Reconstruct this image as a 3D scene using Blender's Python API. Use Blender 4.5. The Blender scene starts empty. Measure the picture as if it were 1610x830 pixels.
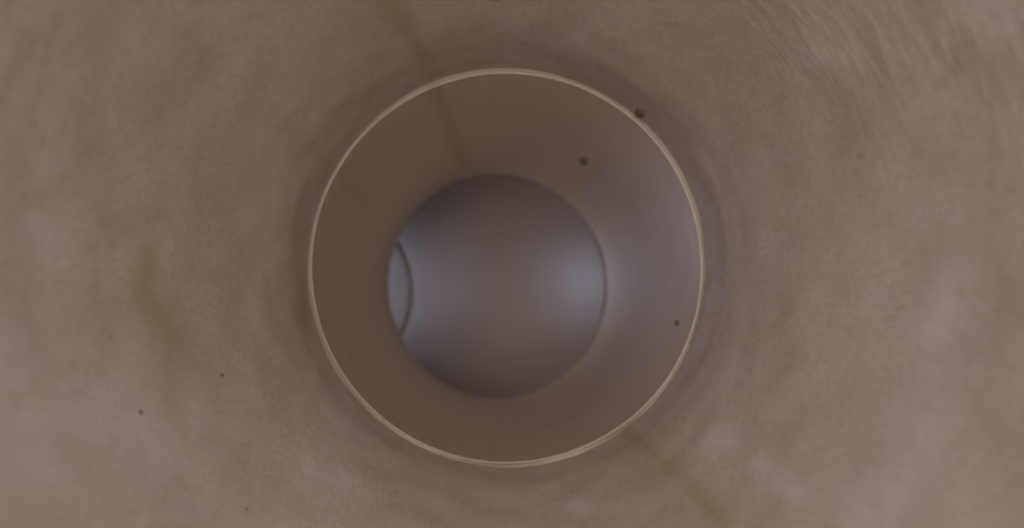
import bpy, bmesh, math, random
import numpy as np
from mathutils import Vector, noise
random.seed(4)
sc = bpy.context.scene
C = sc.collection
R = 0.10                       # bore radius of the straight pipe, metres
F = 1000.0                     # focal length in photo pixels (photo 1610 x 830)
V = Vector

# ------------------------------------------------------------ camera
cam = bpy.data.cameras.new('camera'); co = bpy.data.objects.new('camera', cam); C.objects.link(co)
co.location = (0, 0, 0); co.rotation_euler = (math.radians(90), 0, 0)
cam.sensor_width = 36; cam.lens = 36*F/1610; cam.clip_start = 0.002; cam.clip_end = 50
cam.dof.use_dof = True; cam.dof.focus_distance = 0.245; cam.dof.aperture_fstop = 5.6
sc.camera = co
# ------------------------------------------------------------ world: faint light of a dim room
w = bpy.data.worlds.new('World'); sc.world = w; w.use_nodes = True
bg = w.node_tree.nodes['Background']; bg.inputs[0].default_value = (0.9, 0.95, 1.0, 1); bg.inputs[1].default_value = 0.09
sc.view_settings.view_transform = 'Standard'; sc.view_settings.look = 'None'
sc.view_settings.exposure = 0; sc.view_settings.gamma = 1
sc.render.engine = 'CYCLES'
sc.cycles.max_bounces = 14; sc.cycles.diffuse_bounces = 10; sc.cycles.glossy_bounces = 6

# ------------------------------------------------------------ centreline of the pipe run (in units of R)
P0 = V((0.00, -1.6, 0.10)); P1 = V((-0.016, 3.245, 0.006)); P2 = V((-0.098, 5.714, -0.185))
RB = 2.0; TH = math.radians(33); SJ = 1.60
d12 = (P2-P1).normalized()
h = V((d12.x, d12.y, 0)).normalized()          # heading in plan where the bend starts
YAW = math.radians(13); _l0 = V((-h.y, h.x, 0)); h = V((h.x*math.cos(YAW)-h.y*math.sin(YAW), h.x*math.sin(YAW)+h.y*math.cos(YAW), 0))
left = V((-h.y, h.x, 0))
drop = -0.05                                    # fall of the run per unit length
def mid_at(k):                                  # the straight length starts to give way to the left near its end
    b = (P2-P1).length*math.tan(YAW)*(k**3*(1-k))
    c = P1.lerp(P2, k) - _l0*b
    t = d12 - _l0*math.tan(YAW)*(3*k*k-4*k**3)
    return c, t.normalized()
def elbow_at(a):
    c = P2 + left*RB
    p = c - left*RB*math.cos(a) + h*RB*math.sin(a)
    p.z = P2.z + drop*RB*a
    t = h*math.cos(a) + left*math.sin(a); t.z = drop
    return p, t.normalized()
P3, T3 = elbow_at(TH)
LFAR = 2.6
_out = V((T3.y, -T3.x, 0)).normalized()
SJ = min((k*.01 for k in range(40, 400)), key=lambda q: abs((P3+T3*q+_out).x/(P3+T3*q+_out).y + 0.157))   # the joint just shows past the pipe end
PJ = P3 + T3*SJ

def area(name, loc, direction, size, power, color, shape='DISK', spread=math.pi):
    l = bpy.data.lights.new(name, 'AREA'); l.shape = shape; l.size = size; l.energy = power; l.color = color; l.spread = spread
    o = bpy.data.objects.new(name, l); C.objects.link(o); o.location = loc
    o.rotation_euler = direction.to_track_quat('-Z', 'Y').to_euler(); return o
# light of the room falling into the mouth behind the camera, and cool daylight at the far mouth
area('room_light', V((-0.25, -8.5, 1.0))*R, V((0.03, 1, -0.10)), 5.0*R, 9.3, (1.0, 0.925, 0.88))
farp = (PJ + T3*(LFAR+0.5))*R
area('daylight', farp, -T3, 2.6*R, 0.42, (0.68, 0.69, 1.0))

# ------------------------------------------------------------ helpers
def smooth(a, b, x):
    t = min(1, max(0, (x-a)/(b-a))); return t*t*(3-2*t)
def frame(t):
    s = t.cross(V((0, 0, 1))).normalized(); u = s.cross(t).normalized(); return s, u

def near_centre(y):              # bore 1, ring P1 back to the mouth
    k = (y-P0.y)/(P1.y-P0.y)
    q = P0.lerp(P1, k); return q
def near_radius(y):
    r = 1.0115
    if y < 2.95: r += 0.135*(2.95-y)**1.5/(1+0.35*(2.95-y))
    return min(r, 1.75)

def at(px, py, which='near'):    # point of the wall seen at a photo pixel
    dx, dz = (px-805)/F, (415-py)/F
    y = 0.6
    while y < 12:
        if which == 'near' and y < P1.y: c = near_centre(y); r = near_radius(y)
        elif y < P2.y: c = mid_at((y-P1.y)/(P2.y-P1.y))[0]; r = 1.0
        else: return None
        if math.hypot(dx*y-c.x, dz*y-c.z) >= r:
            if which == 'near' or y > P1.y: return V((dx*y, y, dz*y)), c
        y += 0.002
    return None

def tube(name, stations, nphi, parent, mat, attrs=None, wobble=0.0, seed=0.0, close=True):
    """closed shell of revolution: stations = list of (centre, tangent, radius) walked as one profile loop"""
    verts = []; n = len(stations)
    for (c, t, r) in stations:
        s, u = frame(t)
        for i in range(nphi):
            a = 2*math.pi*i/nphi
            d = s*math.cos(a)+u*math.sin(a)
            rr = r
            if wobble:
                q = (c+d*r)*1.3 + V((seed, seed, seed))
                rr += wobble*(noise.noise(q) + 0.4*noise.noise(q*4.0)) + (max(0, r-1.004)*.6*noise.noise(q*6.0) if name == 'cut_rim' else 0)
            verts.append(((c+d*rr)*R)[:])
    faces = []
    m = n if close else n-1
    for j in range(m):
        j2 = (j+1) % n
        for i in range(nphi):
            i2 = (i+1) % nphi
            faces.append((j*nphi+i, j2*nphi+i, j2*nphi+i2, j*nphi+i2))
    me = bpy.data.meshes.new(name); me.from_pydata(verts, [], faces)
    bm = bmesh.new(); bm.from_mesh(me); bmesh.ops.recalc_face_normals(bm, faces=bm.faces); bm.to_mesh(me); bm.free()
    for p in me.polygons: p.use_smooth = True
    me.materials.append(mat)
    co_ = np.array(verts)/R
    if attrs:
        for k, fn in attrs.items():
            at_ = me.attributes.new(k, 'FLOAT', 'POINT'); at_.data.foreach_set('value', fn(co_).astype(np.float32))
    o = bpy.data.objects.new(name, me); C.objects.link(o)
    if parent: o.parent = parent; o.matrix_parent_inverse = parent.matrix_world.inverted()
    return o
def thing(name, label, cat, loc):
    o = bpy.data.objects.new(name, None); C.objects.link(o); o.location = loc*R; o.empty_display_size = 0.02
    o['label'] = label; o['category'] = cat
    bpy.context.view_layer.update(); return o

def seg_mask(lines):
    """lines: list of (points, width, strength[, taper]) -> soft distance mask over vertices"""
    def fn(co_):
        out = np.zeros(len(co_))
        for pts, wd, st in lines:
            pts = [np.array(p) for p in pts]; wds = wd if isinstance(wd, (list, tuple)) else [wd]*len(pts)
            best = np.zeros(len(co_))
            for (a, b, wa, wb) in zip(pts, pts[1:], wds, wds[1:]):
                ab = b-a; tt = np.clip(((co_-a)@ab)/max(1e-9, ab@ab), 0, 1)
                dist = np.linalg.norm(co_-(a+tt[:, None]*ab), axis=1)
                ww = wa+(wb-wa)*tt
                best = np.maximum(best, np.exp(-(dist/ww)**2))
            out = np.maximum(out, best*st)
        return out
    return fn
def S(pix, wd, st, which='near'):
    return ([at(x, y, which)[0][:] for x, y in pix], wd, st)

# ------------------------------------------------------------ materials
def wall_mat(name, base, pale, dirty, stain_col, rough, streak=(2.2, 9.0, 2.2), mottle=0.5, bump=0.25, seed=0.0, spec=0.5, streakw=.15):
    m = bpy.data.materials.new(name); m.use_nodes = True; nt = m.node_tree; N = nt.nodes; L = nt.links
    b = N['Principled BSDF']; tc = N.new('ShaderNodeTexCoord')
    def mapping(scale):
        mp = N.new('ShaderNodeMapping'); mp.inputs['Scale'].default_value = [s/R for s in scale]
        mp.inputs['Location'].default_value = (seed, seed*1.7, seed*.3)
        L.new(tc.outputs['Object'], mp.inputs[0]); return mp.outputs[0]
    def nz(scale, detail=4, rough_=.55, dist=0):
        n = N.new('ShaderNodeTexNoise'); n.inputs['Scale'].default_value = 1; n.inputs['Detail'].default_value = detail
        n.inputs['Roughness'].default_value = rough_; n.inputs['Distortion'].default_value = dist
        L.new(mapping(scale), n.inputs['Vector']); return n.outputs['Fac']
    def mr(x, a, b_, lo=0., hi=1.):
        n = N.new('ShaderNodeMapRange'); n.interpolation_type = 'SMOOTHSTEP'
        for i, v in zip((1, 2, 3, 4), (a, b_, lo, hi)): n.inputs[i].default_value = v
        L.new(x, n.inputs[0]); return n.outputs[0]
    def mul(x, y):
        n = N.new('ShaderNodeMath'); n.operation = 'MULTIPLY'; L.new(x, n.inputs[0])
        if isinstance(y, (int, float)): n.inputs[1].default_value = y
        else: L.new(y, n.inputs[1])
        return n.outputs[0]
    def mix(fac, c1, c2):
        n = N.new('ShaderNodeMix'); n.data_type = 'RGBA'; L.new(fac, n.inputs[0])
        for k, c in ((6, c1), (7, c2)):
            if isinstance(c, tuple): n.inputs[k].default_value = (*c, 1)
            else: L.new(c, n.inputs[k])
        return n.outputs[2]
    def attr(k):
        n = N.new('ShaderNodeAttribute'); n.attribute_name = k; return n.outputs['Fac']
    clouds = nz((1.8, .8, 1.8), 6, .62, .4)
    fine = nz((9, 4, 9), 6, .65)
    strk = nz(streak, 4, .6, .3)
    grain = nz((60, 60, 60), 2, .5)
    col = mix(mul(mr(clouds, .42, .70), mottle*.6), base, pale)
    col = mix(mul(mr(fine, .42, .75), mottle*.55), col, dirty)
    col = mix(mul(mr(strk, .50, .72), mottle*streakw), col, pale)
    col = mix(mul(mr(nz((2.6, 1.2, 2.6), 5, .6, .6), .58, .80), mottle*.15), col, stain_col)
    pores = nz((52, 24, 52), 4, .7); col = mix(mul(mr(pores, .46, .70), mottle*.75), col, dirty)
    rd = mul(attr('ridge'), mr(nz((7, 30, 7), 2, .5, .5), .45, .65)); col = mix(rd, col, dirty)
    ch = mul(attr('chalk'), mr(fine, .28, .62)); col = mix(ch, col, pale)
    st = mul(attr('stain'), mr(nz((5, 2.5, 5), 4, .6, .5), .12, .48)); col = mix(st, col, stain_col)
    dk = attr('darken'); col = mix(dk, col, (0.26, 0.20, 0.155))  # darkening mask: painted joint shadow lines and the lip's darker arcs
    L.new(col, b.inputs['Base Color'])
    L.new(mr(fine, .3, .7, rough-(.05 if bump else .01), rough+(.07 if bump else .01)), b.inputs['Roughness'])
    b.inputs['Specular IOR Level'].default_value = spec; b.inputs['IOR'].default_value = 1.58 if spec >= 1 else 1.5
    bp = N.new('ShaderNodeBump'); bp.inputs['Strength'].default_value = bump; bp.inputs['Distance'].default_value = 0.004*R/0.1
    ad = N.new('ShaderNodeMath'); ad.operation = 'ADD'; L.new(mul(mul(attr('ridge'), nz((7, 30, 7), 2, .5, .5)), .45), ad.inputs[0]); L.new(mul(fine, .45), ad.inputs[1])
    L.new(ad.outputs[0], bp.inputs['Height']); L.new(bp.outputs[0], b.inputs['Normal'])
    return m
M_near = wall_mat('aged_cream_plastic', (0.528, 0.458, 0.405), (0.60, 0.56, 0.55), (0.46, 0.375, 0.305), (0.44, 0.36, 0.225), .5, streak=(3.0, 6.0, 3.0), mottle=.85, bump=.3)
M_mid = wall_mat('cream_plastic', (0.56, 0.462, 0.365), (0.585, 0.49, 0.41), (0.53, 0.425, 0.32), (0.46, 0.365, 0.21), .33, streak=(1.5, 5, 1.5), mottle=.45, bump=.0, seed=3, spec=1.0)
M_rim = wall_mat('cut_plastic_edge', (0.43, 0.355, 0.30), (0.48, 0.40, 0.34), (0.40, 0.33, 0.27), (0.38, 0.31, 0.19), .75, mottle=.6, bump=.1, seed=5, spec=.2)
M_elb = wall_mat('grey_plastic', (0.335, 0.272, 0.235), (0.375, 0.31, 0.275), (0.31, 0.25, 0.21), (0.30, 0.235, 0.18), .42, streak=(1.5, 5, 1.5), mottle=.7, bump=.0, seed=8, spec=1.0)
M_joint = wall_mat('dull_joint', (0.50, 0.415, 0.33), (0.53, 0.44, 0.36), (0.44, 0.355, 0.27), (0.40, 0.32, 0.19), .75, mottle=.5, bump=.0, seed=3, spec=.15)
M_dirt = bpy.data.materials.new('dirt'); M_dirt.use_nodes = True
_b = M_dirt.node_tree.nodes['Principled BSDF']; _b.inputs['Base Color'].default_value = (.22, .16, .13, 1); _b.inputs['Roughness'].default_value = .9
_n = M_dirt.node_tree.nodes.new('ShaderNodeTexNoise'); _n.inputs['Scale'].default_value = 900
_r = M_dirt.node_tree.nodes.new('ShaderNodeValToRGB'); _r.color_ramp.elements[0].color = (.17, .12, .095, 1); _r.color_ramp.elements[1].color = (.32, .24, .195, 1)
M_dirt.node_tree.links.new(_n.outputs[0], _r.inputs[0]); M_dirt.node_tree.links.new(_r.outputs[0], _b.inputs['Base Color'])

# ------------------------------------------------------------ flared socket round the camera
stains = [S([(600, -20), (632, 35), (655, 75), (682, 118)], [.11, .06, .04, .045], .9), S([(540, 10), (600, 60)], .12, .3),
          S([(985, 678), (1030, 715), (1085, 765), (1140, 822)], [.04, .038, .038, .035], .9), S([(985, 700), (1080, 790)], .12, .35),
          S([(235, 400), (232, 460), (270, 525)], [.05, .085, .07], .95), S([(225, 350), (280, 600)], .08, .25),
          S([(430, 180), (475, 225), (520, 262)], [.05, .04, .03], .35),
          S([(250, 30), (320, 90), (350, 110)], .04, .35), S([(150, 90), (160, 20)], .06, .35),
          S([(1570, 80), (1595, 130)], .03, .5), S([(1540, 620), (1560, 690)], .04, .35), S([(470, 470), (455, 520)], .16, .45)]
chalk = [S([(120, 620), (220, 700), (280, 760)], [.13, .15, .12], 1), S([(20, 560), (60, 740)], .12, .9), S([(300, 640), (330, 700)], .08, .6),
         S([(1190, 725), (1250, 780)], [.035, .06], 1), S([(1120, 690), (1150, 700)], .07, .8),
         S([(1380, 780), (1450, 640), (1500, 440)], [.17, .16, .08], 1), S([(60, 360), (90, 400)], .05, .8), S([(70, 270), (100, 240)], .05, .5),
         S([(1550, 0), (1600, 90)], .05, 1), S([(1450, 340), (1500, 350)], .07, .7), S([(1260, 90), (1330, 80)], .06, .6), S([(905, 790), (915, 800)], .04, .8),
         S([(170, 180), (180, 190)], .03, .5), S([(380, 330), (400, 360)], .06, .4)]
sock = thing('pipe_socket', 'wide flared cream pipe socket with yellow drip stains filling the foreground', 'pipe socket', near_centre(-1.6))
st = []
ys = list(np.linspace(-1.6, 0.6, 24)) + list(np.linspace(0.62, P1.y+0.12, 250))
T01 = (P1-P0).normalized()
for y in ys: st.append((near_centre(y), T01, near_radius(y)))
for y in reversed(ys[::6]): st.append((near_centre(y), T01, near_radius(y)+0.11))
tube('socket_wall', st, 480, sock, M_near, {'stain': seg_mask(stains), 'chalk': seg_mask(chalk), 'ridge': seg_mask([S([(1480, 20), (1600, 120)], .18, .55), S([(1250, 30), (1350, 90)], .28, .5), S([(20, 40), (60, 120)], .14, .3)])}, wobble=.010)
mouth = []
for k in range(16):
    a = 2*math.pi*k/16; r0 = near_radius(-1.6)
    mouth.append((near_centre(-1.6)+T01*(-.004+.07*math.sin(a)-.05), T01, r0+.055+.085*math.cos(a)))
tube('mouth_rim', mouth, 192, sock, M_rim)

# ------------------------------------------------------------ straight pipe pushed into the socket
pipe = thing('straight_pipe', 'straight length of brown cream pipe behind the bright circular rim', 'pipe', P1)
ys = np.linspace(0.004, 1.0, 130); st = []
for k in ys: st.append((*mid_at(float(k)), 1.0))
for k in ys[::-8]: st.append((*mid_at(float(k)), 1.009))
mst = [S([(684, 140), (704, 185), (716, 225), (732, 262)], [.05, .05, .07, .06], .9, 'mid'),
       S([(540, 290), (575, 320)], .06, .6, 'mid'), S([(530, 520), (560, 560)], .10, .35, 'mid')]
tube('pipe_wall', st, 384, pipe, M_mid, {'stain': seg_mask(mst)}, wobble=.004, seed=9)
# cut end: rounded, slightly uneven lip facing the camera
lip = []
prof = [(.06, .006), (.012, .0002), (.003, .0010), (.0, .003), (-.003, .005), (-.006, .008), (-.010, .011), (-.016, .019), (.03, .019)]
for (dy, dr) in prof: lip.append((P1+d12*dy, d12, 1.0+dr))
tube('cut_rim', lip, 384, pipe, M_rim, {'darken': lambda c: .95*np.clip(.5-.9*(c[:,2]-.5*c[:,0]*0+.25*np.sin(3*c[:,0])),0,1)*(.6+.4*np.sin(9*c[:,0]+4*c[:,2])), 'stain': seg_mask([S([(684, 118), (684, 124)], .06, .9), S([(988, 168), (1000, 180)], .05, .9), S([(984, 676), (990, 670)], .07, .9)])}, wobble=.004, seed=9)  # lip colour darkened unevenly towards the bottom

# ------------------------------------------------------------ bend that turns to the left
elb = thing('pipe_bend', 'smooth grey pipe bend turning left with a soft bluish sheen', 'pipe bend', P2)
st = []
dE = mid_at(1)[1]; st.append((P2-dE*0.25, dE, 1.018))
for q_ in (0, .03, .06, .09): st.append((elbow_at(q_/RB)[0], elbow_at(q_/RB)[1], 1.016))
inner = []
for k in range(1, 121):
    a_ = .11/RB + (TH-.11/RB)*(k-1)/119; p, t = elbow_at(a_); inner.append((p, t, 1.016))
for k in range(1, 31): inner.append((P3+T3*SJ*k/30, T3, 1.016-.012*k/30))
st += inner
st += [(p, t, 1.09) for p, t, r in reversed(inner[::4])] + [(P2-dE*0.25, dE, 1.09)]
seam_shade = lambda lo, hi: (lambda c: .6*np.clip((c[:,0]-.5)*3,0,1)*np.exp(-((c[:,1]-lo)/hi)**2)*(.8+.2*np.sin(c[:,2]*17)))  # shadow line of the joint gap, painted dark on the right
tube('bend_wall', st, 320, elb, M_elb, {'darken': seam_shade(P2.y+.12, .055)}, wobble=.002, seed=9)
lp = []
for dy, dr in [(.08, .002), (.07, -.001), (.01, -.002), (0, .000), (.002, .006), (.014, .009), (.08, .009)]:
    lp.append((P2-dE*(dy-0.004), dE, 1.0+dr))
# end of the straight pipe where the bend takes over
tube('end_rim', lp, 320, pipe, M_joint, {'darken': lambda c: .8*np.clip((c[:,0]-.5)*3,0,1)*(.75+.25*np.sin(c[:,2]*14))}, wobble=.004, seed=9)  # shade of the joint gap painted into the rim's right side

# ------------------------------------------------------------ last length beyond the bend
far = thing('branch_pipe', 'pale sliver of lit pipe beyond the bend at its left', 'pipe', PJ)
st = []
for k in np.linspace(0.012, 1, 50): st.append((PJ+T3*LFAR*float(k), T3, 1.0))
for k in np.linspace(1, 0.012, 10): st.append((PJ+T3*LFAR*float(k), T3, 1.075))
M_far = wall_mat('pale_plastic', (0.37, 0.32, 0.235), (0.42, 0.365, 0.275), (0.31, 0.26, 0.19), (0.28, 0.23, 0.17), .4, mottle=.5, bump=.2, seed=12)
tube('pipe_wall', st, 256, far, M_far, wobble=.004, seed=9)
jr = [(PJ+T3*dy, T3, r) for dy, r in [(-.02, 1.012), (-.008, .999), (.0, .998), (.012, .999), (.02, 1.006), (.0, 1.02)]]
tube('joint_ring', jr, 256, far, M_joint, {'darken': lambda c: .5+.3*np.sin(6*c[:,2])}, wobble=.004, seed=9)  # seam shading painted into the ring's colour

# ------------------------------------------------------------ dirt specks stuck to the wall
def speck(px, py, size, elong, ang, label, which='near', mat=None):
    p, c = at(px, py, which)
    nrm = (c-p); nrm.y = 0; nrm.normalize()
    bm = bmesh.new(); bmesh.ops.create_icosphere(bm, subdivisions=3, radius=1)
    s = nrm.cross(V((0, 1, 0))).normalized(); u = V((0, 1, 0))
    for v in bm.verts:
        q = v.co.copy(); q *= 1+.35*noise.noise(q*1.6+V((px, py, 0))) + .15*noise.noise(q*4+V((py, px, 0)))
        a, b, hh = q.x*elong, q.y, q.z*.4
        a, b = a*math.cos(ang)-b*math.sin(ang), a*math.sin(ang)+b*math.cos(ang)
        v.co = (s*a + u*b*p.y*.9 + nrm*(hh+.05))*size*R
    me = bpy.data.meshes.new('dirt_speck'); bm.to_mesh(me); bm.free()
    for f in me.polygons: f.use_smooth = True
    me.materials.append(mat or M_dirt)
    o = bpy.data.objects.new('dirt_speck', me); C.objects.link(o); o.location = p*R
    o['label'] = label; o['category'] = 'dirt speck'; o['group'] = 'dirt specks on the pipe wall'
M_dust = M_dirt.copy(); M_dust.name = 'pale_dirt'
for n_ in M_dust.node_tree.nodes:
    if n_.type == 'VALTORGB': n_.color_ramp.elements[0].color = (.28, .23, .195, 1); n_.color_ramp.elements[1].color = (.36, .30, .26, 1)
speck(1007, 177, .026, 1.0, .5, 'largest dark brown dirt speck just outside the bright rim at upper right')
speck(917, 254, .026, 1, 0, 'round dark speck on the brown wall inside the rim, above the sheen', 'mid')
speck(1065, 508, .016, 1, 0, 'small dark speck on the grey wall inside the rim at right', 'mid')
speck(220, 648, .0065, 1.2, .3, 'tiny dark speck on the pale chalky patch at lower left', mat=M_dust)
speck(348, 590, .0065, 1, 0, 'tiny dark speck between the yellow stain and the rim at left', mat=M_dust)
speck(386, 800, .0045, 1, 0, 'tiny faint speck near the bottom edge left of centre', mat=M_dust)
